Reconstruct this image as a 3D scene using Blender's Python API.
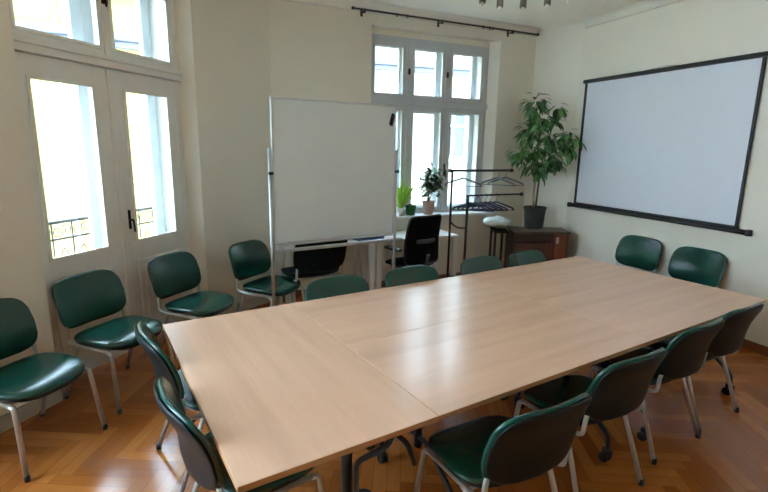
import bpy, bmesh, math, random
from mathutils import Vector, Matrix
random.seed(7)
S = bpy.context.scene
for o in list(bpy.data.objects):
    bpy.data.objects.remove(o)
COL = S.collection
PI = math.pi

# ---------------------------------------------------------------- camera
F, YAW, PITCH, ROLL = 477.14, .5632, .2048, .0176
CAM = Vector((-.3192, -2.9366, 1.7872))
cy, sy, cp, sp = math.cos(YAW), math.sin(YAW), math.cos(PITCH), math.sin(PITCH)
fw = Vector((sy*cp, cy*cp, -sp)); rt = Vector((cy, -sy, 0)); up = rt.cross(fw)
c_, s_ = math.cos(ROLL), math.sin(ROLL)
r2 = c_*rt + s_*up; u2 = -s_*rt + c_*up
cam = bpy.data.cameras.new('camera'); co = bpy.data.objects.new('camera', cam); COL.objects.link(co)
m = Matrix((r2, u2, -fw)).transposed().to_4x4(); m.translation = CAM
co.matrix_world = m
cam.sensor_width = 36; cam.lens = F/768*36; cam.clip_start = .02; cam.clip_end = 200
S.camera = co

# ---------------------------------------------------------------- world, sun, exposure
w = bpy.data.worlds.new('sky'); S.world = w; w.use_nodes = True
bg = w.node_tree.nodes['Background']
bg.inputs[0].default_value = (.61, .80, 1.0, 1); bg.inputs[1].default_value = 9.0
sun = bpy.data.lights.new('sun', 'SUN'); sun.energy = 2.0; sun.angle = .02; sun.color = (1, .95, .84)
so = bpy.data.objects.new('sun', sun); COL.objects.link(so)
so.rotation_euler = Vector((-.35, .75, -.75)).to_track_quat('-Z', 'Y').to_euler()
S.view_settings.view_transform = 'Standard'; S.view_settings.look = 'None'
S.view_settings.gamma = 1; S.view_settings.use_curve_mapping = False
S.view_settings.exposure = 1.44
S.cycles.max_bounces = 14; S.cycles.diffuse_bounces = 10; S.cycles.transparent_max_bounces = 16
S.cycles.sample_clamp_indirect = 12

# ---------------------------------------------------------------- materials
def lin(c):
    return tuple((x/255/12.92 if x/255 <= .04045 else ((x/255+.055)/1.055)**2.4) for x in c) + (1,)
MATS = {}
def mat(name, rgb, rough=.5, metal=0, spec=.5, var=.06, scale=8, bump=0, coat=0, trans=0, sss=0, stretch=None, bscale=None):
    if name in MATS: return MATS[name]
    mt = bpy.data.materials.new(name); mt.use_nodes = True
    nt = mt.node_tree; N = nt.nodes; L = nt.links; b = N['Principled BSDF']
    tc = N.new('ShaderNodeTexCoord'); mp = N.new('ShaderNodeMapping'); L.new(tc.outputs['Object'], mp.inputs[0])
    if stretch: mp.inputs['Scale'].default_value = stretch
    no = N.new('ShaderNodeTexNoise'); no.inputs['Scale'].default_value = scale; no.inputs['Detail'].default_value = 4
    L.new(mp.outputs[0], no.inputs[0])
    cr = N.new('ShaderNodeValToRGB'); c = lin(rgb)
    cr.color_ramp.elements[0].position = .3; cr.color_ramp.elements[1].position = .7
    cr.color_ramp.elements[0].color = tuple(x*(1-var) for x in c[:3])+(1,)
    cr.color_ramp.elements[1].color = tuple(min(1, x*(1+var)) for x in c[:3])+(1,)
    L.new(no.outputs[0], cr.inputs[0]); L.new(cr.outputs[0], b.inputs['Base Color'])
    b.inputs['Roughness'].default_value = rough; b.inputs['Metallic'].default_value = metal
    b.inputs['Specular IOR Level'].default_value = spec; b.inputs['Coat Weight'].default_value = coat
    b.inputs['Coat Roughness'].default_value = .15
    if bump:
        n2 = N.new('ShaderNodeTexNoise'); n2.inputs['Scale'].default_value = bscale or scale*12
        L.new(mp.outputs[0], n2.inputs[0])
        bm_ = N.new('ShaderNodeBump'); bm_.inputs['Strength'].default_value = bump; bm_.inputs['Distance'].default_value = .005
        L.new(n2.outputs[0], bm_.inputs['Height']); L.new(bm_.outputs[0], b.inputs['Normal'])
    MATS[name] = mt; return mt
def glassmat():
    mt = bpy.data.materials.new('window glass'); mt.use_nodes = True
    nt = mt.node_tree; N = nt.nodes; L = nt.links; N.remove(N['Principled BSDF'])
    t = N.new('ShaderNodeBsdfTransparent'); t.inputs[0].default_value = (.93, .95, .95, 1)
    g = N.new('ShaderNodeBsdfGlossy'); g.inputs[1].default_value = .02
    lw = N.new('ShaderNodeLayerWeight'); lw.inputs[0].default_value = .5
    pw = N.new('ShaderNodeMath'); pw.operation = 'POWER'; L.new(lw.outputs['Facing'], pw.inputs[0]); pw.inputs[1].default_value = 5
    ml = N.new('ShaderNodeMath'); ml.operation = 'MULTIPLY_ADD'; L.new(pw.outputs[0], ml.inputs[0]); ml.inputs[1].default_value = .7; ml.inputs[2].default_value = .03
    mx = N.new('ShaderNodeMixShader'); L.new(ml.outputs[0], mx.inputs[0]); L.new(t.outputs[0], mx.inputs[1]); L.new(g.outputs[0], mx.inputs[2])
    L.new(mx.outputs[0], N['Material Output'].inputs[0]); return mt
GLASS = glassmat()
def nodemath(N, L, op, a, b=None):
    n = N.new('ShaderNodeMath'); n.operation = op
    for i, v in enumerate((a, b)):
        if v is None: continue
        if isinstance(v, (int, float)): n.inputs[i].default_value = v
        else: L.new(v, n.inputs[i])
    return n.outputs[0]
def parquet():
    mt = bpy.data.materials.new('herringbone oak parquet'); mt.use_nodes = True
    nt = mt.node_tree; N = nt.nodes; L = nt.links; b = N['Principled BSDF']
    tc = N.new('ShaderNodeTexCoord'); mp = N.new('ShaderNodeMapping'); L.new(tc.outputs['Object'], mp.inputs[0])
    mp.inputs['Rotation'].default_value = (0, 0, math.radians(35))
    sx = N.new('ShaderNodeSeparateXYZ'); L.new(mp.outputs[0], sx.inputs[0])
    M = lambda op, a, b=None: nodemath(N, L, op, a, b)
    wd, n = .075, 6
    X = M('DIVIDE', sx.outputs[0], wd); Y = M('DIVIDE', sx.outputs[1], wd)
    i = M('FLOOR', X); j = M('FLOOR', Y)
    k = M('FLOORED_MODULO', M('SUBTRACT', i, j), 2*n)
    hz = M('LESS_THAN', k, n-.5); vt = M('SUBTRACT', 1, hz)
    ida = M('ADD', M('MULTIPLY', M('SUBTRACT', i, k), hz), M('MULTIPLY', M('ADD', i, .37), vt))
    idb = M('ADD', M('MULTIPLY', j, hz), M('MULTIPLY', M('ADD', M('ADD', j, k), .61), vt))
    cb = N.new('ShaderNodeCombineXYZ'); L.new(ida, cb.inputs[0]); L.new(idb, cb.inputs[1])
    wn = N.new('ShaderNodeTexWhiteNoise'); L.new(cb.outputs[0], wn.inputs[0])
    fx = M('FRACT', X); fy = M('FRACT', Y)
    across = M('ADD', M('MULTIPLY', fy, hz), M('MULTIPLY', fx, vt))
    seam = M('LESS_THAN', M('MINIMUM', across, M('SUBTRACT', 1, across)), .035)
    # grain, stretched along each block
    gx = M('ADD', M('MULTIPLY', M('MULTIPLY', X, .12), hz), M('MULTIPLY', M('MULTIPLY', Y, .12), vt))
    gc = N.new('ShaderNodeCombineXYZ'); L.new(gx, gc.inputs[0]); L.new(M('MULTIPLY', across, 1.6), gc.inputs[1]); L.new(M('MULTIPLY', wn.outputs[0], 40), gc.inputs[2])
    gn = N.new('ShaderNodeTexNoise'); gn.inputs['Scale'].default_value = 3; gn.inputs['Detail'].default_value = 5; L.new(gc.outputs[0], gn.inputs[0])
    v = M('ADD', M('MULTIPLY', wn.outputs[0], .62), M('MULTIPLY', gn.outputs[0], .38))
    cr = N.new('ShaderNodeValToRGB'); L.new(v, cr.inputs[0])
    cr.color_ramp.elements[0].position = .05; cr.color_ramp.elements[0].color = lin((138, 78, 32))
    cr.color_ramp.elements[1].position = .95; cr.color_ramp.elements[1].color = lin((196, 126, 62))
    e = cr.color_ramp.elements.new(.5); e.color = lin((166, 98, 42))
    mx = N.new('ShaderNodeMixRGB'); L.new(M('MULTIPLY', seam, .35), mx.inputs[0]); L.new(cr.outputs[0], mx.inputs[1]); mx.inputs[2].default_value = lin((70, 36, 14))
    L.new(mx.outputs[0], b.inputs['Base Color'])
    n3 = N.new('ShaderNodeTexNoise'); n3.inputs['Scale'].default_value = 3; L.new(tc.outputs['Object'], n3.inputs[0])
    L.new(M('ADD', M('MULTIPLY', n3.outputs[0], .12), .12), b.inputs['Roughness'])
    bp = N.new('ShaderNodeBump'); bp.inputs['Strength'].default_value = .12; bp.inputs['Distance'].default_value = .004
    L.new(M('SUBTRACT', 1, seam), bp.inputs['Height']); L.new(bp.outputs[0], b.inputs['Normal'])
    b.inputs['Specular IOR Level'].default_value = .5
    return mt
def woodtop(name, axis, rgb=(224, 181, 151), rough=.23, spread=.06):
    mt = bpy.data.materials.new(name); mt.use_nodes = True
    nt = mt.node_tree; N = nt.nodes; L = nt.links; b = N['Principled BSDF']
    tc = N.new('ShaderNodeTexCoord'); mp = N.new('ShaderNodeMapping'); L.new(tc.outputs['Object'], mp.inputs[0])
    sc = [9, 9, 9]; sc[axis] = .55; mp.inputs['Scale'].default_value = sc
    a = N.new('ShaderNodeTexNoise'); a.inputs['Scale'].default_value = .9; a.inputs['Detail'].default_value = 3; L.new(mp.outputs[0], a.inputs[0])
    f = N.new('ShaderNodeTexNoise'); f.inputs['Scale'].default_value = 9; f.inputs['Detail'].default_value = 5; L.new(mp.outputs[0], f.inputs[0])
    M = lambda op, x, y=None: nodemath(N, L, op, x, y)
    v = M('ADD', M('MULTIPLY', a.outputs[0], .75), M('MULTIPLY', f.outputs[0], .25))
    cr = N.new('ShaderNodeValToRGB'); L.new(v, cr.inputs[0]); c = lin(rgb)
    cr.color_ramp.elements[0].position = .35; cr.color_ramp.elements[0].color = tuple(x*(1-spread*1.5) for x in c[:3])+(1,)
    cr.color_ramp.elements[1].position = .65; cr.color_ramp.elements[1].color = tuple(min(1, x*(1+spread)) for x in c[:3])+(1,)
    L.new(cr.outputs[0], b.inputs['Base Color']); b.inputs['Roughness'].default_value = rough
    return mt

M_wall = mat('cream wall paint', (225, 219, 203), .85, var=.015, scale=2, bump=.05, bscale=60)
M_ceil = mat('white ceiling paint', (240, 234, 222), .9, var=.01, scale=2)
M_floor = parquet()
M_frame = mat('white window paint', (226, 224, 216), .42, var=.02)
M_frame_backlit = mat('white window paint darkened as backlit', (190, 194, 198), .42, var=.02)  # white frame paint with its backlit shade put into the colour
M_topx = woodtop('beech laminate grain lengthwise', 0)
M_topy = woodtop('beech laminate grain crosswise', 1)
M_edge = mat('beech table edge', (172, 126, 82), .45, var=.08, scale=6)
M_dsteel = mat('dark grey steel', (52, 54, 60), .38, metal=.6, var=.05)
M_vinyl = mat('dark green vinyl', (8, 64, 54), .22, spec=.55, var=.06, bump=.04, bscale=300)
M_vinylb = mat('blackish green back shell', (9, 18, 20), .45, spec=.3, var=.05, bump=.03, bscale=200)
M_chrome = mat('light grey metal', (188, 188, 184), .3, metal=.55, var=.03)
M_black = mat('black plastic', (22, 22, 24), .45, var=.08)
M_blackf = mat('black fabric', (13, 13, 15), .85, spec=.12, var=.15, scale=60, bump=.2)
M_wb = mat('whiteboard enamel', (204, 210, 208), .22, var=.01)
M_alu = mat('brushed aluminium', (196, 198, 200), .35, metal=.8, var=.03)
M_screen = mat('projection cloth', (214, 218, 226), .7, var=.01)
M_scrb = mat('black screen border', (22, 24, 32), .5, var=.05)
M_rail = mat('dark bronze rail', (58, 52, 48), .45, metal=.5, var=.1)
M_white = mat('white lacquered desk', (224, 224, 220), .4, var=.01)
M_brown = mat('dark brown wood', (50, 28, 22), .42, var=.25, scale=5, stretch=(1, 1, 8))
M_brown2 = mat('reddish brown wood', (84, 44, 30), .4, var=.2, scale=5, stretch=(1, 1, 8))
M_browntop = mat('worn dark brown table top', (84, 70, 58), .35, var=.15, scale=5)
M_pot = mat('dark grey pot', (56, 56, 54), .6, var=.1)
M_soil = mat('potting soil', (50, 36, 26), .95, var=.3, scale=60, bump=.5)
M_leaf = mat('green leaf', (92, 138, 78), .45, var=.35, scale=9)
M_leafd = mat('dark green leaf', (60, 100, 56), .42, var=.35, scale=9)
M_leafl = mat('lime green leaf', (158, 196, 70), .5, var=.2, scale=9)
M_leafv = mat('variegated leaf', (120, 150, 110), .5, var=.45, scale=22)
M_bark = mat('brown bark', (104, 84, 60), .85, var=.25, scale=20, bump=.4)
M_gpot = mat('green glazed pot', (24, 92, 44), .3, var=.08)
M_ppot = mat('pinkish clay pot', (196, 160, 140), .7, var=.08)
M_base = mat('brown skirting wood', (120, 74, 40), .45, var=.15, scale=5)
M_basew = mat('pale skirting paint', (196, 190, 172), .6, var=.03)
M_brass = mat('dark door handle', (48, 40, 34), .35, metal=.7)
M_facade = mat('yellow facade plaster', (158, 136, 72), .9, var=.04, scale=.6)
M_facadew = mat('pale facade plaster', (166, 156, 138), .9, var=.04, scale=.6)
M_cornice = mat('grey cornice stone', (92, 92, 98), .9, var=.06, scale=2)
M_extwin = mat('far window dark glass', (60, 66, 78), .15, var=.1, scale=2)
M_extfr = mat('far window white frame', (214, 214, 214), .6, var=.03)
M_iron = mat('wrought iron', (46, 44, 44), .55, metal=.4, var=.1)
M_asph = mat('street asphalt', (96, 96, 98), .9, var=.1)
M_blue = mat('blue folder', (44, 92, 150), .4, var=.1)
M_paper = mat('white paper', (226, 226, 222), .8, var=.02)
M_bag = mat('pale plastic bag', (206, 212, 206), .35, var=.08, scale=14)
M_hang = mat('navy hanger', (34, 44, 84), .4, var=.1)
M_hangg = mat('grey hanger', (110, 116, 118), .4, var=.1)
M_shade = mat('smoked glass shade', (116, 108, 94), .3, var=.1)
M_bulb = mat('milky bulb', (226, 222, 206), .3, var=.02)

# ---------------------------------------------------------------- mesh helpers
def new(name, bm, mt, parent=None, loc=None, rotz=0):
    me = bpy.data.meshes.new(name); bm.normal_update(); bm.to_mesh(me); bm.free()
    o = bpy.data.objects.new(name, me); COL.objects.link(o)
    if isinstance(mt, (list, tuple)):
        for x in mt: me.materials.append(x)
    else: me.materials.append(mt)
    if parent: o.parent = parent
    if loc: o.location = loc
    if rotz: o.rotation_euler = (0, 0, rotz)
    return o
def thing(name, label, cat, loc=(0, 0, 0), rotz=0, group=None):
    o = bpy.data.objects.new(name, None); COL.objects.link(o); o.empty_display_size = .1
    o.location = loc; o.rotation_euler = (0, 0, rotz); o['label'] = label; o['category'] = cat
    if group: o['group'] = group
    return o
def tag(o, label, cat, group=None):
    o['label'] = label; o['category'] = cat
    if group: o['group'] = group
    return o
def B(): return bmesh.new()
def box(bm, x0, x1, y0, y1, z0, z1, bev=0, mi=0, seg=2):
    r = bmesh.ops.create_cube(bm, size=1)
    vs = r['verts']
    for v in vs:
        v.co = Vector((x0+(v.co.x+.5)*(x1-x0), y0+(v.co.y+.5)*(y1-y0), z0+(v.co.z+.5)*(z1-z0)))
    fs = set(f for v in vs for f in v.link_faces)
    for f in fs: f.material_index = mi
    if bev:
        es = list(set(e for v in vs for e in v.link_edges))
        bmesh.ops.bevel(bm, geom=es, offset=bev, segments=seg, affect='EDGES', profile=.5)
    return bm
def boxes(*args, bev=0):
    bm = B()
    for a in args: box(bm, *a, bev=bev)
    return bm
def prism(bm, poly, z0, z1):
    a = [bm.verts.new((p[0], p[1], z0)) for p in poly]; b = [bm.verts.new((p[0], p[1], z1)) for p in poly]
    n = len(poly)
    bm.faces.new(a[::-1]); bm.faces.new(b)
    for i in range(n): bm.faces.new((a[i], a[(i+1) % n], b[(i+1) % n], b[i]))
    bmesh.ops.recalc_face_normals(bm, faces=bm.faces)
    return bm
def fillet(pts, r=.04, n=5):
    pts = [Vector(p) for p in pts]; out = [pts[0]]
    for i in range(1, len(pts)-1):
        a, b, c = pts[i-1], pts[i], pts[i+1]
        d1 = (a-b); d2 = (c-b); q = min(r, d1.length*.45, d2.length*.45)
        p, s = b+d1.normalized()*q, b+d2.normalized()*q
        for k in range(n+1):
            t = k/n; out.append((1-t)**2*p+2*t*(1-t)*b+t*t*s)
    out.append(pts[-1]); return out
def tube(bm, pts, r, seg=10, flat=1.0, r1=None, caps=True):
    pts = [Vector(p) for p in pts]; n = len(pts); rings = []
    T = (pts[1]-pts[0]).normalized()
    ref = Vector((0, 0, 1)) if abs(T.z) < .9 else Vector((0, 1, 0))
    Nn = (ref-T*ref.dot(T)).normalized()
    for i in range(n):
        if i == 0: t = pts[1]-pts[0]
        elif i == n-1: t = pts[-1]-pts[-2]
        else: t = (pts[i+1]-pts[i]).normalized()+(pts[i]-pts[i-1]).normalized()
        t.normalize(); Nn = (Nn-t*Nn.dot(t)).normalized(); Bn = t.cross(Nn)
        rr = r if r1 is None else r+(r1-r)*i/(n-1)
        rings.append([bm.verts.new(pts[i]+Nn*math.cos(a)*rr+Bn*math.sin(a)*rr*flat) for a in (2*PI*k/seg for k in range(seg))])
    for i in range(n-1):
        for k in range(seg):
            f = bm.faces.new((rings[i][k], rings[i][(k+1) % seg], rings[i+1][(k+1) % seg], rings[i+1][k])); f.smooth = True
    if caps: bm.faces.new(rings[0][::-1]); bm.faces.new(rings[-1])
    return bm
def lathe(bm, prof, seg=24, c=(0, 0, 0), smooth=True):
    rings = []
    for r, z in prof:
        if r < 1e-5: rings.append([bm.verts.new((c[0], c[1], c[2]+z))])
        else: rings.append([bm.verts.new((c[0]+r*math.cos(2*PI*k/seg), c[1]+r*math.sin(2*PI*k/seg), c[2]+z)) for k in range(seg)])
    for a, b in zip(rings[:-1], rings[1:]):
        for k in range(seg):
            k2 = (k+1) % seg
            if len(a) == 1 and len(b) == 1: continue
            if len(a) == 1: f = bm.faces.new((a[0], b[k2], b[k]))
            elif len(b) == 1: f = bm.faces.new((a[k], a[k2], b[0]))
            else: f = bm.faces.new((a[k], a[k2], b[k2], b[k]))
            f.smooth = smooth
    bmesh.ops.recalc_face_normals(bm, faces=bm.faces)
    return bm
def pad(bm, fn, e=2.6, rings=9, seg=40, p=2.6):
    """closed cushion: fn(u, v, w) places a point, u,v in -1..1 over the outline, w -1..1 through the thickness"""
    def se(a):
        c, s = math.cos(a), math.sin(a)
        return math.copysign(abs(c)**(2/e), c), math.copysign(abs(s)**(2/e), s)
    rs = [math.sin(PI/2*i/rings) for i in range(1, rings+1)]
    def side(sg):
        out = [[bm.verts.new(fn(0, 0, sg))]]
        for r in rs[:-1]:
            wv = sg*(1-r**p)**(1/p)
            out.append([bm.verts.new(fn(r*se(2*PI*k/seg)[0], r*se(2*PI*k/seg)[1], wv)) for k in range(seg)])
        return out
    edge = [bm.verts.new(fn(*se(2*PI*k/seg), 0)) for k in range(seg)]
    for sg in (1, -1):
        R = side(sg)+[edge]
        for a, b in zip(R[:-1], R[1:]):
            for k in range(seg):
                k2 = (k+1) % seg
                f = bm.faces.new((a[0], b[k], b[k2]) if len(a) == 1 else (a[k], b[k], b[k2], a[k2])); f.smooth = True
    bmesh.ops.recalc_face_normals(bm, faces=bm.faces)
    return bm
def struct(name, bm, mt, parent=None, loc=None, rotz=0):
    o = new(name, bm, mt, parent, loc, rotz)
    if not parent: o['kind'] = 'structure'
    return o
def dup(root, loc, rotz, label, group=None):
    r = root.copy(); COL.objects.link(r); r.location = loc; r.rotation_euler = (0, 0, rotz); r['label'] = label
    if group: r['group'] = group
    for ch in list(root.children):
        c = ch.copy(); COL.objects.link(c); c.parent = r
        for g in list(ch.children):
            d = g.copy(); COL.objects.link(d); d.parent = c
    return r

# ---------------------------------------------------------------- room shell
H = 3.375
def line(o, az):
    a = math.radians(az); return lambda s, d=0: (o[0]+s*math.cos(a)-d*math.sin(a), o[1]+s*math.sin(a)+d*math.cos(a))
LA = line((-.759, .722), 41)          # left wall, d = outward
LB = line((3.3, 2.07), -7.5)          # back wall
aR = math.radians(80)
def LR(s, d=0): return (4.80+s*math.cos(aR)+d*math.sin(aR), -1.2+s*math.sin(aR)-d*math.cos(aR))   # right wall, d = outward
P270 = LB(-1.807); P545 = LB(1.80); PR = LR(2.44); PRN = LR(-4.0)
NL = LA(-3.4)
room = [NL, LA(1.876), P270, P545, PR, PRN, (NL[0], PRN[1])]
floorpoly = [LA(-3.9, .5), LA(1.876, .5), LB(-1.807, .5), LB(2.4, .5), LR(2.9, .5), LR(-4.5, .5), (NL[0]-.4, PRN[1]-.4)]
struct('floor', prism(B(), floorpoly, -.25, 0), M_floor)
struct('ceiling', prism(B(), floorpoly, H, H+.3), M_ceil)
T = .42
DT = 3.17      # opening heads
def wall_piece(bm, L, s0, s1, z0, z1, t=T, r0=0, r1=0):
    prism(bm, [L(s0), L(s1), L(s1+r1, t), L(s0+r0, t)], z0, z1)
# left wall: an unseen opening is added beyond the frame's left edge for more daylight
bm = B()
wall_piece(bm, LA, -3.4, -3.3, 0, H); wall_piece(bm, LA, -.9, .22, 0, H)
wall_piece(bm, LA, -3.3, -.9, DT, H); wall_piece(bm, LA, -3.3, -.9, 0, .5)
prism(bm, [LA(.22), LA(1.876), LA(1.876, T), LA(.22, T)], DT, H)
struct('wall_left', bm, M_wall)
bm = B()                               # the pier between the balcony door and the window
prism(bm, [LA(1.876), P270, LB(-1.807, T), LA(1.86, T), LA(1.80, .12)], 0, H)
struct('wall_corner', bm, M_wall)
bm = B()
wall_piece(bm, LB, -1.807, -.63, 0, H, r1=0); wall_piece(bm, LB, 1.21, 2.05, 0, H)
prism(bm, [LB(1.21), LB(1.21, T), LB(1.12, T), LB(1.12, .12)], 0, H)
wall_piece(bm, LB, -.63, 1.21, DT, H); wall_piece(bm, LB, -.63, 1.21, 0, .88)
prism(bm, [LB(-.63, .12), LB(1.21, .12), LB(1.21, T), LB(-.63, T)], 3.10, DT)
struct('wall_back', bm, M_wall)
bm = B()
prism(bm, [P545, PR, LR(2.6, T), LB(2.1, T)], 0, H)
struct('wall_back_corner', bm, M_wall)
struct('wall_right', prism(B(), [PR, PRN, LR(-4.0, .3), LR(2.44, .3)], 0, H), M_wall)
y0 = PRN[1]; x0 = NL[0]
struct('wall_near', boxes((x0-.3, PRN[0]+.3, y0-.3, y0, 0, H)), M_wall)
struct('wall_side', boxes((x0-.3, x0, y0, NL[1]+.1, 0, H)), M_wall)
bm = B(); prism(bm, [LR(2.42, -.018), LR(-3.99, -.018), LR(-3.99, 0), LR(2.42, 0)], 0, .085)
bmesh.ops.bevel(bm, geom=[e for e in bm.edges], offset=.004, segments=1, affect='EDGES')
struct('baseboard_right', bm, M_base)
struct('baseboard_left', prism(B(), [LA(-1.6, -.02), LA(.22, -.02), LA(.22), LA(-.9)], 0, .10), M_basew)
struct('baseboard_back', prism(B(), [LB(-1.78, -.02), LB(1.78, -.02), LB(1.78), LB(-1.78)], 0, .085), M_base)
struct('baseboard_corner', prism(B(), [LA(1.90, -.02), (P270[0], P270[1]-.025), P270, LA(1.876)], 0, .10), M_basew)
# soft cove where the walls meet the ceiling
def cove(name, L, s0, s1, r=.09, inward=-1):
    bm = B(); prof = [(0, 0)]+[(r*(1-math.sin(a)), r*(1-math.cos(a))) for a in (PI/2*k/6 for k in range(7))][::1]
    va, vb = [], []
    for d, h in prof:
        for s, lst in ((s0, va), (s1, vb)):
            p = L(s, inward*d); lst.append(bm.verts.new((p[0], p[1], H-h)))
    n = len(va)
    for i in range(n):
        j = (i+1) % n; f = bm.faces.new((va[i], va[j], vb[j], vb[i])); f.smooth = True
    bm.faces.new(va); bm.faces.new(vb[::-1]); bmesh.ops.recalc_face_normals(bm, faces=bm.faces)
    return struct(name, bm, M_ceil)
cove('trim_1', LB, -1.79, 1.79)
cove('trim_2', LR, -3.9, 2.43)

# ---------------------------------------------------------------- windows and the balcony door
def ring(bm, x0, x1, z0, z1, gx0, gx1, gz0, gz1, y0, y1, bev=.004):
    box(bm, x0, gx0, y0, y1, z0, z1, bev=bev); box(bm, gx1, x1, y0, y1, z0, z1, bev=bev)
    box(bm, gx0-.002, gx1+.002, y0+.001, y1-.001, z0, gz0, bev=bev); box(bm, gx0-.002, gx1+.002, y0+.001, y1-.001, gz1, z1, bev=bev)
    b = .012                          # glazing bead
    for a in ((gx0-b, gx0+b, gz0-b, gz1+b), (gx1-b, gx1+b, gz0-b, gz1+b), (gx0+b, gx1-b, gz0-b, gz0+b), (gx0+b, gx1-b, gz1-b, gz1+b)):
        box(bm, a[0], a[1], y0-.008, y0+.004, a[2], a[3], bev=.003)
def sash(parent, name, x0, x1, z0, z1, gx0, gx1, gz0, gz1, y0, th, mt):
    bm = B(); ring(bm, x0, x1, z0, z1, gx0, gx1, gz0, gz1, y0, y0+th)
    o = new(name, bm, mt, parent)
    new('glass_pane', boxes((gx0, gx1, y0+th*.5-.002, y0+th*.5+.002, gz0, gz1)), GLASS, o)
    return o
def handle(parent, x, y, z, mt, L=.10):
    bm = B(); box(bm, x-.014, x+.014, y-.008, y, z-.08, z+.08, bev=.004)
    tube(bm, fillet([(x, y, z), (x, y-.045, z), (x, y-.05, z-L)], .02), .009)
    return new('handle', bm, mt, parent)
# balcony door on the left wall
D = bpy.data.objects.new('door_1', None); COL.objects.link(D); D['kind'] = 'structure'
D.location = (-.759, .722, 0); D.rotation_euler = (0, 0, math.radians(41))
Y0 = .12
fr = B()
box(fr, .20, .27, Y0, Y0+.08, 0, DT, bev=.004); box(fr, 1.735, 1.82, Y0, Y0+.08, 0, DT, bev=.004)
box(fr, .27, 1.735, Y0, Y0+.08, 3.06, DT, bev=.004)
box(fr, 1.0, 1.05, Y0-.005, Y0+.08, 2.42, 3.06, bev=.004)
new('door_frame', fr, M_frame, D)
tr = B(); box(tr, .2, 1.8, Y0-.035, Y0+.08, 2.345, 2.43, bev=.008); box(tr, .2, 1.8, Y0-.055, Y0-.02, 2.395, 2.425, bev=.006)
new('transom', tr, M_frame, D)
bx = B()                               # lining of the box between the inner and outer sashes
box(bx, .20, .235, Y0+.08, T-.02, 0, DT); box(bx, 1.76, 1.80, Y0+.08, T-.02, 0, DT)
box(bx, .2, 1.8, Y0+.08, T-.02, 2.355, 2.40); box(bx, .2, 1.8, Y0+.08, T-.02, 0, .03)
new('box_lining', bx, M_frame, D)
for x0, x1, g0, g1 in ((.27, 1.02, .37, .86), (1.03, 1.735, 1.15, 1.63)):
    lf = sash(D, 'door_leaf', x0, x1, .04, 2.34, g0, g1, .965, 2.195, Y0, .05, M_frame)
    pb = B(); box(pb, g0-.01, g1+.01, Y0-.012, Y0+.01, .20, .80, bev=.012); box(pb, g0+.05, g1-.05, Y0-.02, Y0, .26, .74, bev=.01)
    new('lower_panel', pb, M_frame, lf)
    if x0 > 1: handle(lf, 1.075, Y0-.012, 1.16, M_brass)
cv = B(); box(cv, .985, 1.065, Y0-.016, Y0+.002, .05, 2.33, bev=.007); new('cover_strip', cv, M_frame, D)
for x0, x1, g0, g1 in ((.27, 1.0, .32, .965), (1.05, 1.735, 1.085, 1.70)):
    sash(D, 'upper_sash', x0, x1, 2.43, 3.06, g0, g1, 2.485, 3.01, Y0, .05, M_frame)
Y1 = T-.06
for x0, x1, g0, g1 in ((.235, 1.05, .37, .95), (1.05, 1.76, 1.15, 1.66)):
    sash(D, 'outer_leaf', x0, x1, .03, 2.355, g0, g1, .90, 2.25, Y1, .045, M_frame_backlit)
    sash(D, 'outer_upper_sash', x0, x1, 2.40, DT, g0, g1, 2.47, 3.05, Y1, .045, M_frame_backlit)
tube_bm = B(); tube(tube_bm, [(1.025, Y0-.03, 2.78), (1.025, Y0-.03, 3.05)], .008); box(tube_bm, 1.005, 1.045, Y0-.03, Y0, 2.80, 2.86, bev=.005)
new('bolt', tube_bm, M_brass, D)
# unseen window added to the same wall to brighten the room
W_added = bpy.data.objects.new('added_window', None); COL.objects.link(W_added); W_added['kind'] = 'structure'
W_added.location = (-.759, .722, 0); W_added.rotation_euler = D.rotation_euler
for x0 in (-3.3, -2.5, -1.7):
    sash(W_added, 'sash', x0, x0+.8, .5, DT, x0+.06, x0+.74, .58, 3.1, Y0, .05, M_frame)
# back window
W = bpy.data.objects.new('window_1', None); COL.objects.link(W); W['kind'] = 'structure'
W.location = (3.3, 2.07, 0); W.rotation_euler = (0, 0, math.radians(-7.5))
WT = 3.10; SZ = .93
fr = B()
box(fr, -.63, -.585, Y0, Y0+.07, SZ, WT, bev=.004); box(fr, 1.075, 1.13, Y0, Y0+.07, SZ, WT, bev=.004)
box(fr, -.585, 1.075, Y0, Y0+.07, 3.045, WT, bev=.004)
for xm in (-.075, .48): box(fr, xm-.02, xm+.02, Y0-.006, Y0+.07, SZ, 3.045, bev=.004)
new('window_frame', fr, M_frame_backlit, W)
tr = B(); box(tr, -.63, 1.13, Y0-.02, Y0+.07, 2.30, 2.375, bev=.008); new('transom', tr, M_frame_backlit, W)
for x0, x1, g0, g1 in ((-.585, -.095, -.545, -.145), (-.055, .46, -.005, .42), (.50, 1.075, .555, 1.02)):
    sash(W, 'upper_sash', x0, x1, 2.375, 3.045, g0, g1, 2.425, 2.985, Y0, .05, M_frame_backlit)
    sash(W, 'lower_sash', x0, x1, SZ, 2.30, g0, g1, 1.0, 2.245, Y0, .05, M_frame_backlit)
for x0, x1, g0, g1 in ((-.60, -.04, -.545, -.09), (-.04, .52, .02, .46), (.52, 1.10, .58, 1.03)):
    sash(W, 'outer_upper_sash', x0, x1, 2.36, WT, g0, g1, 2.43, 3.02, Y1, .045, M_frame_backlit)
    sash(W, 'outer_lower_sash', x0, x1, SZ, 2.31, g0, g1, 1.0, 2.24, Y1, .045, M_frame_backlit)
bx = B(); box(bx, -.63, -.60, Y0+.07, T-.02, SZ, WT); box(bx, 1.095, 1.13, Y0+.07, T-.02, SZ, WT); box(bx, -.6, 1.1, Y0+.07, T-.02, 2.31, 2.36)
new('box_lining', bx, M_frame, W)
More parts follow.
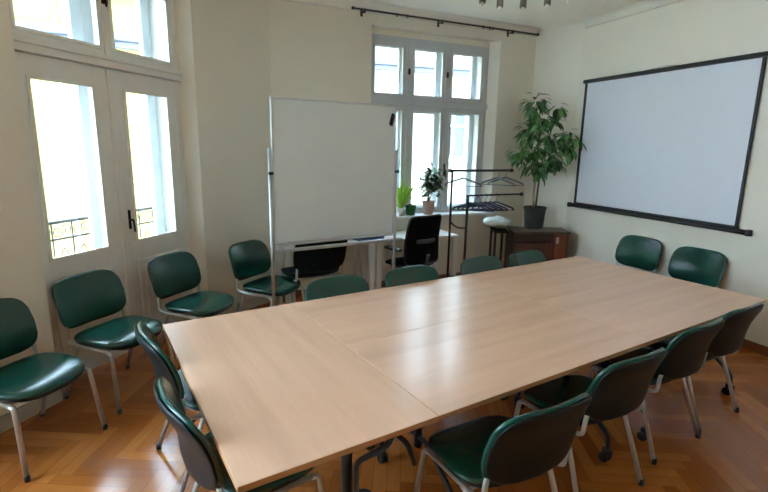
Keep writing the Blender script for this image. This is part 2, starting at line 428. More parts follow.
sb = B(); box(sb, -.70, 1.27, -.09, .0, .895, SZ, bev=.008); box(sb, -.628, 1.125, -.002, T, .882, SZ)
new('window_sill', sb, M_white, W)
handle(W, .49, Y0-.01, 1.5, M_brass)
for zz in (2.72,):
    for xx in (-.075, .48): new('latch', boxes((xx-.012, xx+.012, Y0-.03, Y0-.006, zz-.05, zz+.02), bev=.004), M_dsteel, W)

# curtain rail
cr = thing('curtain_rail', 'dark thin curtain rail running above the back window', 'curtain rail', (3.3, 2.07, 3.285), math.radians(-7.5))
new('rod', tube(B(), [(-.90, -.10, 0), (1.73, -.10, 0)], .011), M_rail, cr)
for x in (-.90, 1.73): new('finial', lathe(B(), [(0, -.02), (.016, -.012), (.02, 0), (.016, .012), (0, .02)], 12, (x, -.10, 0)), M_rail, cr)
for x in (-.76, .25, 1.31):
    b = B(); tube(b, [(x, -.10, -.015), (x, 0, -.015)], .008); box(b, x-.014, x+.014, -.006, 0, -.05, .02); box(b, x-.011, x+.011, -.115, -.085, -.035, .012, bev=.004)
    new('bracket', b, M_rail, cr)
for x in (-.36, -.22, .85, .95, 1.0):
    b = B(); pts = [(x+.0, -.10+.016*math.cos(a), -.006+.02*math.sin(a)) for a in (2*PI*k/12 for k in range(13))]
    tube(b, pts, .004, 6); new('curtain_ring', b, M_rail, cr)

# ---------------------------------------------------------------- tables
M_glide = M_black
def table(L_, Wd, loc, rotz, label, mtop, cy0=0):
    """L_ along local x, Wd along local y; T legs near each end"""
    t = thing('conference_table', label, 'table', loc, rotz, 'conference tables pushed together')
    hx, hy = L_/2-.0008, Wd/2-.0008
    bm = B(); box(bm, -hx, hx, -hy, hy, 715e-3, .74, bev=.0015, seg=1)
    for f in bm.faces:
        if abs(f.normal.z) < .5: f.material_index = 1
    new('tabletop', bm, [mtop, M_edge], t)
    b = B(); box(b, -hx+.10, hx-.10, -.02, .02, .665, .695, bev=.004); new('crossbar', b, M_dsteel, t)
    for sx in (-1, 1):
        x = sx*(hx-.20)
        b = B(); tube(b, [(x, cy0, .30), (x, cy0, .70)], .024, 14, flat=.8); new('column', b, M_dsteel, t)
        b = B(); box(b, x-.03, x+.03, -hy+.10, hy-.10, .695, .715, bev=.004); new('support_bracket', b, M_dsteel, t)
        for s2 in (-1, 1):
            b = B(); tube(b, fillet([(x, cy0, .36), (x, cy0+s2*.10, .35), (x, s2*(hy-.14), .22), (x, s2*(hy-.065), .17), (x, s2*(hy-.06), .085)], .05), .014)
            lg = new('leg', b, M_dsteel, t)
            b = B(); cx_, cy_ = x, s2*(hy-.06)
            for q in (-.016, .016):
                b2 = [(0, -.008), (.026, -.008), (.030, -.004), (.030, .004), (.026, .008), (0, .008)]
                bb = lathe(B(), b2, 18); bmesh.ops.rotate(bb, verts=bb.verts, cent=(0, 0, 0), matrix=Matrix.Rotation(PI/2, 3, 'Y'))
                bmesh.ops.translate(bb, verts=bb.verts, vec=(cx_+q, cy_-s2*.012, .030)); me = bpy.data.meshes.new('tmp'); bb.to_mesh(me); bb.free(); b.from_mesh(me); bpy.data.meshes.remove(me)
            box(b, cx_-.012, cx_+.012, cy_-.03, cy_+.03, .04, .088, bev=.008)
            new('castor', b, M_black, lg)
    return t
TL = 3.86
tl2 = (TL-.8)/2
t1 = table(1.6, .8, (.4, -.8, 0), PI/2, 'beech conference table set crosswise at the left end of the joined tables', M_topx, cy0=-.09)
b = B(); tube(b, fillet([(-.66, -.10, .36), (-.66, -.10, .555), (-.66, -.25, .575), (-.66, -.28, .63), (-.66, -.35, .55), (-.66, -.39, .44)], .03), .012)
new('locking_rod', b, M_dsteel, t1)
table(tl2, .8, (.8+tl2/2, -1.2, 0), 0, 'beech conference table on the near side, middle of the joined tables', M_topx)
table(tl2, .8, (.8+tl2*1.5, -1.2, 0), 0, 'beech conference table on the near side at the right end', M_topx)
table(tl2, .8, (.8+tl2/2, -.4, 0), 0, 'beech conference table on the far side in front of the whiteboard', M_topx)
table(tl2, .8, (.8+tl2*1.5, -.4, 0), 0, 'beech conference table on the far side at the right end near the cabinet', M_topx)

# ---------------------------------------------------------------- chairs
def back_fn(u, v, w_, th=.022, off=0, wid=.262, z0=.495, hh=.352, grow=0):
    t = (v+1)/2
    x = u*(wid+grow)*(1-.05*(2*t-1)**2)
    z = z0+hh*t+(v*grow)
    y = -.262-.085*t+.048*u*u+.028*math.sin(PI*min(1, t*1.15))*(1-.3*u*u)-.004
    return (x, y+w_*th+off, z)
def seat_fn(u, v, w_, th=.026, off=0, k=1.0):
    x = u*.258*k*(1-.05*v); y = v*.225*k+.01
    z = .452+.014*u*u-.022*max(0, v)**3+.014*max(0, -v)**3+off
    return (x, y, z+w_*th)
def make_chair(label, seatm, backm, shellm, name='visitor_chair'):
    t = thing(name, label, 'chair')
    new('seat', pad(B(), lambda u, v, w_: seat_fn(u, v, w_), e=3.4, p=3), seatm, t)
    new('seat_pan', pad(B(), lambda u, v, w_: seat_fn(u, v, w_, .014, -.024, .965), e=3.4, p=3), M_black, t)
    bk = new('backrest', pad(B(), lambda u, v, w_: back_fn(u, v, w_, .024), e=4.6, p=3), backm, t)
    new('back_shell', pad(B(), lambda u, v, w_: back_fn(u, v, w_, .011, -.02, grow=-.006), e=4.6, p=3), shellm, bk)
    for sx in (-1, 1):
        x = sx*.232
        b = B(); tube(b, fillet([(x+sx*.022, .235, .012), (x, .185, .405), (x, .15, .412)], .03), .0115, 10, flat=1.35); l1 = new('leg', b, M_chrome, t)
        new('foot_glide', lathe(B(), [(0, 0), (.014, 0), (.016, .012), (.015, .035), (0, .035)], 12, (x+sx*.022, .235, 0)), M_black, l1)
        b = B(); tube(b, fillet([(x+sx*.022, -.275, .012), (x, -.13, .405), (x, -.10, .412)], .03), .0115, 10, flat=1.35); l2 = new('leg', b, M_chrome, t)
        new('foot_glide', lathe(B(), [(0, 0), (.014, 0), (.016, .012), (.015, .035), (0, .035)], 12, (x+sx*.022, -.275, 0)), M_black, l2)
        b = B(); tube(b, fillet([(x, .17, .415), (x, -.16, .415), (x*.99, -.222, .425), (x*.98, -.226, .50), (x*.97, -.232, .54)], .04), .0115, 10); new('back_support', b, M_chrome, t)
    b = B(); tube(b, [(-.232, .12, .405), (.232, .12, .405)], .009); tube(b, [(-.232, -.12, .405), (.232, -.12, .405)], .009)
    new('seat_frame', b, M_chrome, t)
    return t
GW, GF, GE, GN, GR = 'green chairs along the left wall', 'green chairs on the far side of the table', 'green chairs at the left end of the table', 'green chairs on the near side of the table', 'green chairs against the right wall'
c0 = make_chair('green vinyl chair at the far left, nearest the camera in the wall row', M_vinyl, M_vinyl, M_vinylb)
c0.location = (-.69, .31, 0); c0.rotation_euler = (0, 0, -2.40); c0['group'] = GW
for loc, a, lb, g in [
    ((-.19, .80, 0), -2.50, 'green chair in front of the left leaf of the balcony door', GW),
    ((.44, 1.19, 0), -2.52, 'green chair in front of the right leaf of the balcony door', GW),
    ((1.15, 1.42, 0), -2.60, 'green chair by the corner pier, just left of the whiteboard post', GW),
    ((4.64, -.01, 0), 1.50, 'green chair under the middle of the projection screen, nearer the cabinet', GR),
    ((4.53, -.67, 0), 1.50, 'green chair under the right part of the projection screen', GR),
    ((1.18, -.225, 0), 3.14, 'green chair on the far table side directly below the whiteboard', GF),
    ((1.84, -.23, 0), 3.12, 'green chair on the far table side in front of the black mesh chair', GF),
    ((2.60, -.24, 0), 3.18, 'green chair on the far table side in front of the clothes rack', GF),
    ((3.18, -.24, 0), 3.18, 'green chair on the far table side in front of the brown cabinet', GF),
    ((.21, -.32, 0), -1.50, 'farther green chair at the left end of the table', GE),
    ((.215, -1.06, 0), -1.48, 'nearer green chair at the left end of the table, cut by the bottom edge', GE),
    ((1.14, -1.56, 0), -.05, 'nearest green chair on the near table side, dark back to the camera', GN),
    ((1.87, -1.475, 0), -.03, 'second green chair from the left on the near table side', GN),
    ((2.61, -1.42, 0), 0, 'third green chair from the left on the near table side', GN),
    ((3.19, -1.40, 0), -.02, 'rightmost green chair on the near table side', GN)]:
    dup(c0, loc, a, lb, g)
bc = make_chair('black upholstered chair seen below the whiteboard, pushed toward the white desk', M_blackf, M_blackf, M_blackf, 'upholstered_chair')
bc.location = (1.62, 1.58, 0); bc.rotation_euler = (0, 0, .05); bc.scale = (1.12, 1.0, 1.12)

# black mesh office chair
oc = thing('office_chair', 'black mesh backed swivel chair standing at the white desk', 'office chair', (2.84, 1.48, 0), .10)
def obk(u, v, w_):
    t = (v+1)/2
    return (u*(.235+.02*(1-t)), -.24-.05*t+.05*u*u+.03*math.sin(PI*t)+w_*.012, .50+.55*t)
o = new('backrest', pad(B(), obk, e=10, p=4), M_blackf, oc)
b = B(); pts = []
for k in range(41):
    a = 2*PI*k/40; c, s = math.cos(a), math.sin(a)
    u, v = math.copysign(abs(c)**(2/10), c), math.copysign(abs(s)**(2/10), s); pts.append(obk(u, v, 0))
tube(b, pts, .012, 8, caps=False); new('back_frame', b, M_black, o)
new('lumbar_support', pad(B(), lambda u, v, w_: (u*.14, -.275+.03*u*u-.004+w_*.008, .77+v*.025), e=5), mat('grey lumbar strip', (70, 72, 76), .5), o)
new('seat', pad(B(), lambda u, v, w_: (u*.245, v*.23+.02, .475-.02*max(0, v)**3+w_*.035), e=4, p=3), M_blackf, oc)
b = B(); tube(b, fillet([(0, -.02, .42), (0, -.26, .42), (0, -.30, .62)], .06), .02, 10); new('back_arm', b, M_black, oc)
b = B(); tube(b, [(0, 0, .10), (0, 0, .44)], .024, 14); new('gas_column', b, M_chrome, oc)
for sx in (-1, 1):
    b = B(); tube(b, fillet([(sx*.16, 0, .43), (sx*.28, 0, .45), (sx*.28, -.02, .66)], .04), .014); box(b, sx*.28-.035, sx*.28+.035, -.14, .11, .655, .685, bev=.01)
    new('armrest', b, M_black, oc)
bs = new('star_base', lathe(B(), [(0, .07), (.04, .07), (.04, .13), (0, .13)], 16), M_black, oc)
for k in range(5):
    a = 2*PI*k/5+.3; c, s = math.cos(a), math.sin(a)
    b = B(); tube(b, [(.03*c, .03*s, .11), (.28*c, .28*s, .075)], .018, 8, r1=.012); tube(b, [(.28*c, .28*s, .075), (.28*c, .28*s, .05)], .008)
    lg = new('leg', b, M_black, oc)
    b = lathe(B(), [(0, -.02), (.025, -.018), (.027, 0), (.025, .018), (0, .02)], 14); bmesh.ops.rotate(b, verts=b.verts, cent=(0, 0, 0), matrix=Matrix.Rotation(PI/2, 3, 'X') ); bmesh.ops.translate(b, verts=b.verts, vec=(.28*c, .28*s, .028))
    new('castor', b, M_black, lg)

# ---------------------------------------------------------------- whiteboard on its stand
wb = thing('whiteboard', 'mobile whiteboard on a grey metal stand in front of the corner', 'whiteboard', (1.605, .9, 0))
new('board', boxes((-.59, .59, -.008, .010, .975, 2.15), bev=.002), M_wb, wb)
b = B()
for a in ((-.60, -.582, .965, 2.165), (.582, .60, .965, 2.165)): box(b, a[0], a[1], -.014, .014, a[2], a[3], bev=.004)
for z in (.965, 2.149): box(b, -.585, .585, -.014, .014, z, z+.016, bev=.004)
new('board_frame', b, M_alu, wb)
b = B(); box(b, -.58, .58, -.065, -.014, .955, .966, bev=.003); new('pen_tray', b, M_alu, wb)
b = B(); box(b, -.605, .605, -.012, .012, .885, .915, bev=.006); new('crossbar', b, M_alu, wb)
for sx in (-1, 1):
    x = sx*.618
    b = B(); tube(b, [(x, 0, .06), (x, 0, 1.76)], .0145, 12); new('post', b, M_alu, wb)
    new('pivot_knob', lathe(B(), [(0, -.012), (.02, -.012), (.022, 0), (.02, .012), (0, .012)], 14, (x+sx*.0, -.022, 1.56)), M_black, wb)
    b = B(); tube(b, fillet([(x, -.26, .055), (x, 0, .07), (x, .26, .055)], .1), .015, 10); ft = new('foot', b, M_alu, wb)
    for yy in (-.25, .25):
        c = lathe(B(), [(0, -.012), (.022, -.012), (.025, 0), (.022, .012), (0, .012)], 14); bmesh.ops.rotate(c, verts=c.verts, cent=(0, 0, 0), matrix=Matrix.Rotation(PI/2, 3, 'Y')); bmesh.ops.translate(c, verts=c.verts, vec=(x, yy, .026))
        new('castor', c, M_black, ft)
b = B(); box(b, -.03, .03, -.018, 0, -.07, .07, bev=.01); bmesh.ops.rotate(b, verts=b.verts, cent=(0, 0, 0), matrix=Matrix.Rotation(.35, 3, 'Y'))
e_ = new('board_eraser', b, M_dsteel, loc=(2.158, .892, 2.035)); e_.scale = (.6, 1, .8)
tag(e_, 'small black eraser stuck at the top right corner of the whiteboard', 'eraser')

# ---------------------------------------------------------------- projection screen
ps = thing('projection_screen', 'large white projection screen with black border on the right wall', 'projection screen', (4.80, -1.2, 0), aR)
# local x along the wall, local +y into the room (normal rotated)
d = .035
new('screen_cloth', boxes((.24, 2.28, .02, .024, 1.10, 2.62)), M_screen, ps)
b = B()
box(b, .225, .255, .018, .030, 1.09, 2.62, bev=.002); box(b, 2.262, 2.300, .018, .030, 1.09, 2.62, bev=.002); box(b, .215, 2.305, .018, .030, 1.09, 1.12, bev=.002)
new('black_border', b, M_scrb, ps)
b = B(); box(b, .19, 2.32, .003, .055, 2.61, 2.655, bev=.012); new('roller_housing', b, M_scrb, ps)
b = B(); tube(b, [(.12, .03, 1.075), (2.37, .03, 1.075)], .024, 14); bb_ = new('bottom_bar', b, M_scrb, ps)
for x in (.12, 2.37):
    b = B(); box(b, x-.02, x+.02, .003, .06, 1.045, 1.105, bev=.01); new('end_cap', b, M_scrb, bb_)
b = B(); tube(b, fillet([(1.05, .01, 2.66), (1.2, .008, 2.675), (1.45, .01, 2.66)], .1), .003, 6); new('cord', b, mat('pale cord', (150, 146, 134)), ps)

# ---------------------------------------------------------------- white desks at the window
def desk(loc, rz, w_, label):
    t = thing('office_desk', label, 'desk', loc, rz, 'white desks along the back wall')
    new('desktop', boxes((-w_/2, w_/2, -.25, .25, .725, .75), bev=.003), M_white, t)
    for sx in (-1, 1):
        for sy_ in (-1, 1):
            x, y = sx*(w_/2-.035), sy_*.215; new('leg', boxes((x-.03, x+.03, y-.03, y+.03, 0, .725), bev=.003), M_white, t)
    b = B(); box(b, -w_/2+.066, w_/2-.066, .19, .205, .62, .725); new('apron', b, M_white, t)
    return t
rzd = math.radians(-7.5)
p = LB(-1.33, -.36); desk((p[0], p[1], 0), rzd, 1.03, 'white office desk standing behind the whiteboard')
p = LB(-.25, -.36); desk((p[0], p[1], 0), rzd, 1.09, 'white office desk under the window beside the black mesh chair')
b = B(); box(b, -.16, .16, -.11, .11, 0, .02, bev=.004); box(b, -.14, .17, -.10, .12, .02, .045, bev=.004)
tag(new('folder', b, M_blue, loc=LB(-.86, -.49)+(.75,), rotz=.12), 'blue folder on the white desk beside the whiteboard edge', 'folder')
b = B(); box(b, -.105, .105, -.148, .148, 0, .015, bev=.002)
tag(new('paper_stack', b, M_paper, loc=LB(-.55, -.44)+(.75,), rotz=-.3), 'stack of white paper on the desk right of the blue folder', 'paper')

# ---------------------------------------------------------------- brown cabinet, side table, bag
az = math.radians(-36)
cb = thing('wooden_cabinet', 'dark brown wooden cabinet standing in the corner under the big plant', 'cabinet', (4.37, 1.33, 0), az)
CW, CD = .70, .37
b = B(); box(b, -.03, CW+.02, -.02, CD+.01, .725, .75, bev=.004); new('top_panel', b, M_browntop, cb)
for x in (0, CW-.022): new('side_panel', boxes((x, x+.022, 0, CD, 0, .725), bev=.002), M_brown, cb)
new('back_panel', boxes((.022, CW-.022, CD-.015, CD, .05, .725)), M_brown, cb)
new('bottom_panel', boxes((.022, CW-.022, .01, CD-.015, .05, .072)), M_brown, cb)
new('divider', boxes((.50, .52, .01, CD-.015, .072, .725)), M_brown2, cb)
new('drawer', boxes((.03, .495, .03, .05, .60, .705), bev=.004), M_brown, cb)
dr = new('door', boxes((.026, .498, .008, .026, .08, .59), bev=.004), M_brown2, cb)
dr2 = new('door', boxes((.522, CW-.024, -.008, .010, .08, .715), bev=.004), mat('orange brown wood', (116, 58, 32), .4, var=.2, scale=5, stretch=(1, 1, 8)), cb)
b = B(); box(b, .54, .575, -.018, -.008, .60, .68, bev=.004); new('handle', b, mat('pale metal plate', (190, 176, 160), .4), dr2)
st = thing('side_table', 'small dark side table with thin legs left of the brown cabinet', 'table', (4.20, 1.50, 0), az)
new('tabletop', boxes((-.02, .17, -.06, .34, .715, .74), bev=.003), M_black, st)
for x in (.0, .15):
    for y in (-.035, .315): new('leg', boxes((x-.014, x+.014, y-.014, y+.014, 0, .715)), M_brown, st)
b = B(); rnd = random.Random(3)
def bagfn(u, v, w_):
    n = .16*math.sin(7*u+2*v+.6)+.14*math.sin(9*v-5*u)+.10*math.sin(15*u+11*v)
    return (u*.19, v*.13, .065+w_*.064*(1+n*1.2)+.012)
pad(b, bagfn, e=2.4, p=2.2)
tag(new('plastic_bag', b, M_bag, loc=(4.33, 1.60, .752), rotz=-.5), 'crumpled pale plastic bag lying at the left end of the cabinet', 'bag')

# ---------------------------------------------------------------- plants
def leaf(bm, base, d, L_, w_, droop=.3, fold=.15, nseg=4, mi=0):
    d = Vector(d).normalized(); side = d.cross(Vector((0, 0, 1)))
    if side.length < .05: side = Vector((1, 0, 0))
    side.normalize(); nrm = side.cross(d); base = Vector(base)
    prev = None
    for i in range(nseg+1):
        t = i/nseg; ww = w_*math.sin(PI*min(1, (t*.92+.04)))**.8*(1 if i < nseg else .1)
        c = base+d*L_*t+Vector((0, 0, -droop*L_*t*t))
        a = bm.verts.new(c-side*ww/2+nrm*fold*ww); m_ = bm.verts.new(c); e = bm.verts.new(c+side*ww/2+nrm*fold*ww)
        if prev:
            for q in ((prev[0], prev[1], m_, a), (prev[1], prev[2], e, m_)):
                f = bm.faces.new(q); f.smooth = True; f.material_index = mi
        prev = (a, m_, e)
def inside(p, mg=.03):
    # keep foliage in the room: right wall, corner and back wall
    nR = Vector((math.sin(aR), -math.cos(aR))); q = Vector((p[0]-4.80, p[1]+1.2))
    if q.dot(nR) > -mg: return False
    a = math.radians(-7.5); nB = Vector((-math.sin(a), math.cos(a))); q = Vector((p[0]-3.3, p[1]-2.07))
    if q.dot(nB) > -mg: return False
    ch = Vector((PR[0]-P545[0], PR[1]-P545[1])); nc = Vector((-ch.y, ch.x)).normalized()
    if nc.dot(Vector((1, 1))) < 0: nc = -nc
    return Vector((p[0]-P545[0], p[1]-P545[1])).dot(nc) < -mg
PX, PY = 4.80, 1.39
pot = thing('potted_plant', 'tall green pot plant with two trunks standing on the brown cabinet', 'plant', (PX, PY, .75))
new('pot', lathe(B(), [(0, 0), (.115, 0), (.125, .02), (.142, .25), (.150, .255), (.150, .285), (.138, .285), (.13, .25), (0, .25)], 28), M_pot, pot)
new('soil', lathe(B(), [(0, .262), (.128, .26)], 24), M_soil, pot)
b = B()
tube(b, [(-.03, 0, .25), (-.035, .01, .5), (-.02, 0, .8), (-.06, -.02, 1.2), (-.09, -.03, 1.55)], .014, 8, r1=.006)
tube(b, [(.025, .01, .25), (.03, .0, .55), (.045, -.01, .85), (.09, -.05, 1.15), (.13, -.10, 1.45)], .013, 8, r1=.006)
new('trunk', b, M_bark, pot)
rnd = random.Random(11)
br, lf = B(), B()
right = Vector((r2.x, r2.y, 0)).normalized()
# clusters of foliage: (along the photo's left-right direction in metres, height above the pot foot, radius, leaves)
R_ = Vector((.84, -.54, 0)); Q_ = Vector((.54, .84, 0))
clusters = [(-.12, 1.60, .14, 44), (-.06, 1.42, .15, 34), (-.16, 1.26, .15, 36), (.06, 1.20, .15, 30), (-.28, .98, .12, 26), (-.10, 1.02, .16, 40), (.10, .98, .15, 34), (.22, 1.14, .13, 26), (.00, .82, .14, 34), (.17, 1.56, .08, 14), (.14, 1.40, .08, 12), (.34, 1.22, .09, 16), (.38, 1.06, .08, 12), (.20, .86, .10, 18), (-.12, .80, .10, 18), (.44, 1.17, .05, 8)]
for sx_, z, rr, n in clusters:
    cpt = R_*sx_+Q_*(-.06+rnd.uniform(-.05, .03))+Vector((0, 0, z))
    st_ = Vector((-.03+.1*(sx_ > 0), -.02, min(z-.12, 1.1) if z > .9 else .7))
    while not inside((PX+cpt.x, PY+cpt.y), .10): cpt -= Vector((.02, .02, 0))
    tube(br, [st_, (st_+cpt)/2+Vector((0, 0, .05)), cpt], .006, 6, r1=.003)
    for k in range(int(n*1.45)):
        v = Vector((rnd.gauss(0, 1), rnd.gauss(0, 1), rnd.gauss(0, .8))); v.normalize(); v *= rr*rnd.uniform(.25, 1)
        q = cpt+v; dd = Vector((v.x, v.y, v.z*.4-.02)).normalized()
        L_ = rnd.uniform(.075, .13); tip = q+dd*L_
        if not inside((PX+tip.x, PY+tip.y), .035) or not inside((PX+q.x, PY+q.y), .035): continue
        leaf(lf, q, dd, L_, L_*.5, droop=.5, mi=0 if rnd.random() < .55 else 1)
new('branches', br, M_bark, pot)
fo = new('foliage', lf, [M_leaf, M_leafd], pot); fo['kind'] = 'stuff'
# sill plants
def on_sill(s, d): q = LB(s, d); return (q[0], q[1], SZ)
sp_ = thing('potted_plant', 'lime green spiky plant on the window sill beside the whiteboard edge', 'plant', on_sill(-.20, .0))
new('pot', lathe(B(), [(0, 0), (.05, 0), (.065, .10), (.058, .10), (.052, .085), (0, .085)], 20), M_white, sp_)
lf = B(); rnd = random.Random(5)
for k in range(46):
    a = rnd.uniform(0, 2*PI); el = rnd.uniform(.9, 2.8); 
    dd = Vector((math.cos(a), math.sin(a)*.6, el)); dd.y = min(dd.y, .35)
    leaf(lf, (rnd.uniform(-.02, .02), rnd.uniform(-.02, .02), .08), dd, rnd.uniform(.32, .50), .034, droop=.22, nseg=5)
new('foliage', lf, M_leafl, sp_)['kind'] = 'stuff'
gp = thing('potted_plant', 'small plant in a dark green glazed pot on the window sill', 'plant', on_sill(-.06, -.01))
new('pot', lathe(B(), [(0, 0), (.055, 0), (.072, .125), (.076, .13), (.066, .13), (.06, .11), (0, .11)], 22), M_gpot, gp)
lf = B()
for k in range(30):
    a = rnd.uniform(0, 2*PI); leaf(lf, (rnd.uniform(-.03, .03), rnd.uniform(-.03, .03), .11), (math.cos(a), math.sin(a)*.6, 1.2), rnd.uniform(.03, .07), .02, mi=0)
new('foliage', lf, M_leafd, gp)['kind'] = 'stuff'
vp_ = thing('potted_plant', 'bushy variegated plant in a pinkish pot in the middle of the window sill', 'plant', on_sill(.20, -.01))
new('pot', lathe(B(), [(0, 0), (.06, 0), (.08, .15), (.088, .155), (.088, .175), (.076, .175), (.07, .15), (0, .15)], 22), M_ppot, vp_)
lf, br = B(), B()
for k in range(13):
    a = rnd.uniform(0, 2*PI); hgt = rnd.uniform(.25, .60); p1 = Vector((.12*math.cos(a)-.02, .06*math.sin(a)-.03, .14+hgt*rnd.uniform(.6, 1)))
    tube(br, [(0, 0, .14), p1*.5+Vector((0, 0, .10)), p1], .004, 6, r1=.002)
    for j in range(22):
        q = p1*rnd.uniform(.6, 1)+Vector((rnd.gauss(0, .028), rnd.gauss(0, .02), .05+rnd.gauss(0, .05))); q.y = min(q.y, .06)
        aa = rnd.uniform(0, 2*PI); leaf(lf, q, (math.cos(aa), math.sin(aa)*.5-.3, rnd.uniform(-.4, .5)), rnd.uniform(.06, .10), .045, mi=0 if rnd.random() < .5 else 1)
for j in range(14):
    q = Vector((-.13+rnd.gauss(0, .02), -.03, .30+rnd.gauss(0, .05))); aa = rnd.uniform(0, 2*PI); leaf(lf, q, (math.cos(aa), -.3, .2), .05, .03)
tube(br, [(0, 0, .14), (-.08, -.02, .30), (-.13, -.03, .32)], .004, 6)
new('stems', br, M_bark, vp_); new('foliage', lf, [M_leafv, M_leafd], vp_)['kind'] = 'stuff'

# ---------------------------------------------------------------- clothes rack with hangers
ck = thing('clothes_rack', 'black metal clothes rack with two rails standing before the back window', 'clothes rack', (0, 0, 0))
RA = Vector((3.33, 1.385, 0)); RB_ = Vector((3.52, 1.31, 0)); dv = Vector((.991, -.13, 0))
b = B(); tube(b, [RA+Vector((0, 0, .03)), RA+Vector((0, 0, 1.53))], .014); new('upright', b, M_black, ck)
b = B(); tube(b, [RB_+Vector((0, 0, .03)), RB_+Vector((0, 0, 1.24))], .016); new('upright', b, M_black, ck)
b = B(); tube(b, [RA+Vector((-.03, 0, 1.53)), RA+dv*.86+Vector((0, 0, 1.53))], .014); ur = new('rail', b, M_black, ck)
b = B(); tube(b, [RB_+Vector((-.02, 0, 1.24)), RB_+dv*.80+Vector((0, 0, 1.24))], .010); lr = new('rail', b, M_black, ck)
for par, pts in ((ur, (RA+Vector((-.03, 0, 1.53)), RA+dv*.86+Vector((0, 0, 1.53)))), (lr, (RB_+dv*.80+Vector((0, 0, 1.24)),))):
    for q in pts: new('end_cap', lathe(B(), [(0, -.024), (.02, -.018), (.026, 0), (.02, .018), (0, .024)], 14, tuple(q)), M_black, par)
b = B(); tube(b, fillet([RA+Vector((0, 0, .93)), RA.lerp(RB_, .4)+Vector((0, 0, .86)), RB_+Vector((0, 0, .85))], .05), .011); new('link_bracket', b, M_black, ck)
b = B(); tube(b, [RA+Vector((-.25, .0, .03)), RA+dv*.62+Vector((0, 0, .03))], .013); tube(b, [RB_+Vector((-.22, 0, .03)), RB_+dv*.62+Vector((0, 0, .03))], .013); tube(b, [RA+Vector((0, 0, .03)), RB_+Vector((0, 0, .03))], .012)
new('floor_frame', b, M_black, ck)
b = B(); tube(b, [RA+dv*.02+Vector((0, 0, .26)), RB_+dv*.0+Vector((0, 0, .26))], .009); tube(b, [RB_+Vector((0, 0, .26)), RB_+dv*.30+Vector((0, 0, .26))], .009); new('shelf_bar', b, M_black, ck)
def hanger(loc, rz, tilt, mt, label, group):
    b = B()
    hk = [(0, 0, -.07), (0, 0, -.03)]+[(.020*math.sin(a), 0, -.010+.020*(1-math.cos(a))-.02) for a in ()]
    tube(b, [(0, 0, -.09), (0, 0, -.045), (.016, 0, -.03), (.024, 0, -.006), (.012, 0, .014), (-.008, 0, .013), (-.018, 0, .0)], .0028, 6)
    o = tag(new('clothes_hanger', b, mt, loc=loc), label, 'hanger', group)
    o.rotation_euler = (0, tilt, rz)
    b = B(); tube(b, fillet([(0, 0, -.085), (-.20, 0, -.155), (-.215, 0, -.18)], .03), .011, 8); tube(b, fillet([(0, 0, -.085), (.20, 0, -.155), (.215, 0, -.18)], .03), .011, 8)
    tube(b, [(-.213, 0, -.178), (.213, 0, -.178)], .005, 6)
    new('shoulder_bar', b, mt, o); return o
rnd = random.Random(4)
for k, (dd_, rz, mt) in enumerate([(.16, -.9, M_hangg), (.66, -1.15, M_hangg), (.78, -.8, M_hangg)]):
    q = RA+dv*dd_+Vector((0, 0, 1.53)); hanger(tuple(q), rz, 0, mt, 'grey plastic hanger on the upper rail, %s' % ['near its left end', 'second from its right end', 'nearest its right end'][k], 'hangers on the upper rail')
for k, dd_ in enumerate((.05, .12, .19, .26, .33, .42)):
    q = RB_+dv*dd_+Vector((0, 0, 1.24)); hanger(tuple(q), -.75+rnd.uniform(-.2, .2), 0, M_hang if k % 2 == 0 else M_dsteel, ['leftmost of the six dark hangers on the lower rail of the clothes rack', 'second from left of the six dark hangers on the lower rail', 'third from left of the six dark hangers on the lower rail', 'third from right of the six dark hangers on the lower rail', 'second from right of the six dark hangers on the lower rail', 'rightmost of the six dark hangers on the lower rail of the clothes rack'][k], 'dark hangers on the lower rail')

# ---------------------------------------------------------------- ceiling lamp
cl = thing('ceiling_lamp', 'ceiling lamp with a ring of small downward tube shades', 'ceiling lamp', (2.45, -.36, 0))
new('ceiling_rose', lathe(B(), [(0, H), (.09, H), (.08, H-.03), (.02, H-.05), (0, H-.05)], 24), M_brass, cl)
new('stem', tube(B(), [(0, 0, H-.04), (0, 0, 3.02)], .012), M_brass, cl)
for k in range(12):
    a = PI/12+PI/6*k; c, s = math.cos(a), math.sin(a)
    b = B(); tube(b, fillet([(0, 0, 3.04), (.2*c, .2*s, 3.10), (.35*c, .35*s, 3.06), (.35*c, .35*s, 3.0)], .06), .006, 6); ar = new('arm', b, M_brass, cl)
    new('shade', lathe(B(), [(.012, 3.01), (.022, 3.0), (.026, 2.86), (.024, 2.86), (.02, 2.99), (0, 3.0)], 14, (.35*c, .35*s, 0)), M_shade, ar)
    new('bulb', lathe(B(), [(0, 2.99), (.01, 2.98), (.014, 2.88), (.012, 2.845), (0, 2.835)], 12, (.35*c, .35*s, 0)), M_bulb, ar)

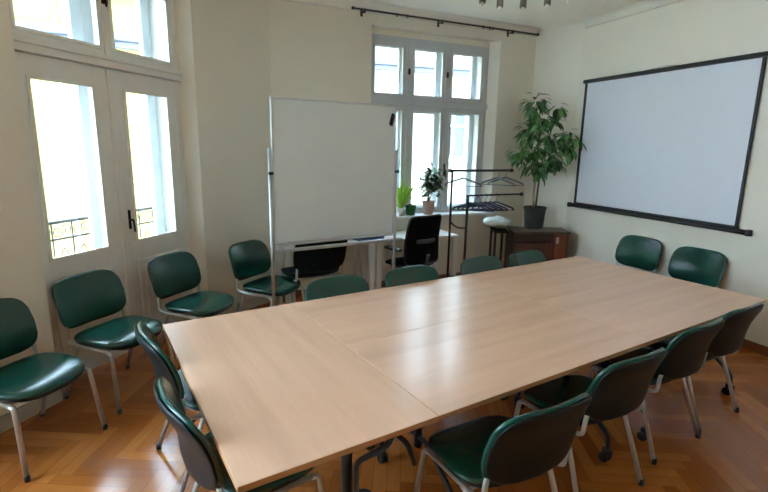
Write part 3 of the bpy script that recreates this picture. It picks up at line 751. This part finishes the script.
# ---------------------------------------------------------------- outside: balcony railing and the houses across the street
rl = thing('balcony_railing', 'ornate wrought iron balcony railing outside the balcony door', 'railing', (-.759, .722, 0), math.radians(41))
yy = T+.34
b = B(); box(b, -.1, 2.3, yy-.02, yy+.02, 1.10, 1.125, bev=.004); new('top_rail', b, M_iron, rl)
b = B(); box(b, -.1, 2.3, yy-.012, yy+.012, .12, .14); box(b, -.1, 2.3, yy-.012, yy+.012, .96, .975); new('lower_rail', b, M_iron, rl)
b = B()
for k in range(13):
    x = -.05+.19*k; tube(b, [(x, yy, .13), (x, yy, 1.11)], .007, 6)
    for sg in (-1, 1):
        pts = []
        for j in range(22):
            a = j/21*2.4*PI; r_ = .012+.045*(1-j/21); pts.append((x+.095+sg*(.045-r_*math.cos(a)*.9), yy, 1.035+r_*math.sin(a)*(1 if sg > 0 else -1)))
        tube(b, pts, .005, 5)
    pts = [(x+.095+.06*math.sin(2*PI*j/24), yy, .55+.33*math.cos(2*PI*j/24)) for j in range(25)]; tube(b, pts, .006, 5)
new('scrollwork', b, M_iron, rl)
struct('ground', boxes((-30, 40, 1, 60, -8.2, -8)), M_asph)
struct('trim_3', prism(B(), [LA(-.1, T), LA(2.3, T), LA(2.3, T+.42), LA(-.1, T+.42)], -.14, -.02), M_cornice)
def house(name, label, loc, rz, w_, h0, h1, wm, cols, rows, pipe=None, corn=4.6):
    t = thing(name, label, 'building', (loc[0], loc[1], -8), rz, 'houses across the street')
    new('wall', boxes((0, w_, 0, 8, 0, h1+8)), wm, t)
    b = B(); box(b, -.05, w_+.05, -.30, 0, 8+corn, 8+corn+.18, bev=.04); box(b, -.03, w_+.03, -.18, 0, 8+corn-.15, 8+corn, bev=.03); new('cornice', b, M_cornice, t)
    b = B(); box(b, -.2, w_+.2, -.5, 8, 8+h1, 8+h1+.35, bev=.05); new('roof', b, M_cornice, t)
    if pipe is not None: new('drainpipe', tube(B(), [(pipe, -.07, .2), (pipe, -.07, 8+h1)], .05, 10), M_extfr, t)
    for x in cols:
        for z in rows:
            b = B(); 
            for q in ((x-.55, x-.47, z, z+1.7), (x+.47, x+.55, z, z+1.7), (x-.55, x+.55, z, z+.08), (x-.55, x+.55, z+1.62, z+1.7), (x-.05, x+.05, z, z+1.7), (x-.55, x+.55, z+1.15, z+1.22), (x-.75, x+.75, z-.12, z)):
                box(b, q[0], q[1], -.10, .0, q[2]+8, q[3]+8)
            f = new('window', b, M_extfr, t); new('pane', boxes((x-.47, x+.47, -.03, .0, z+8.08, z+9.62)), M_extwin, f)
    return t
house('apartment_building', 'pale yellow building seen through the balcony door', (-9.5, 11.2), 0, 16.4, -8, 5.3, M_facade, (1.2, 4.4, 13.3, 16.0), (1.2, -2.2), pipe=8.98, corn=4.2)
house('apartment_building', 'pale building with white framed windows seen through the back window', (7.6, 12.0), -.25, 20, -8, 5.6, M_facadew, (1.4, 3.9, 6.4, 8.9, 11.4), (1.4, -2.4), corn=4.5)
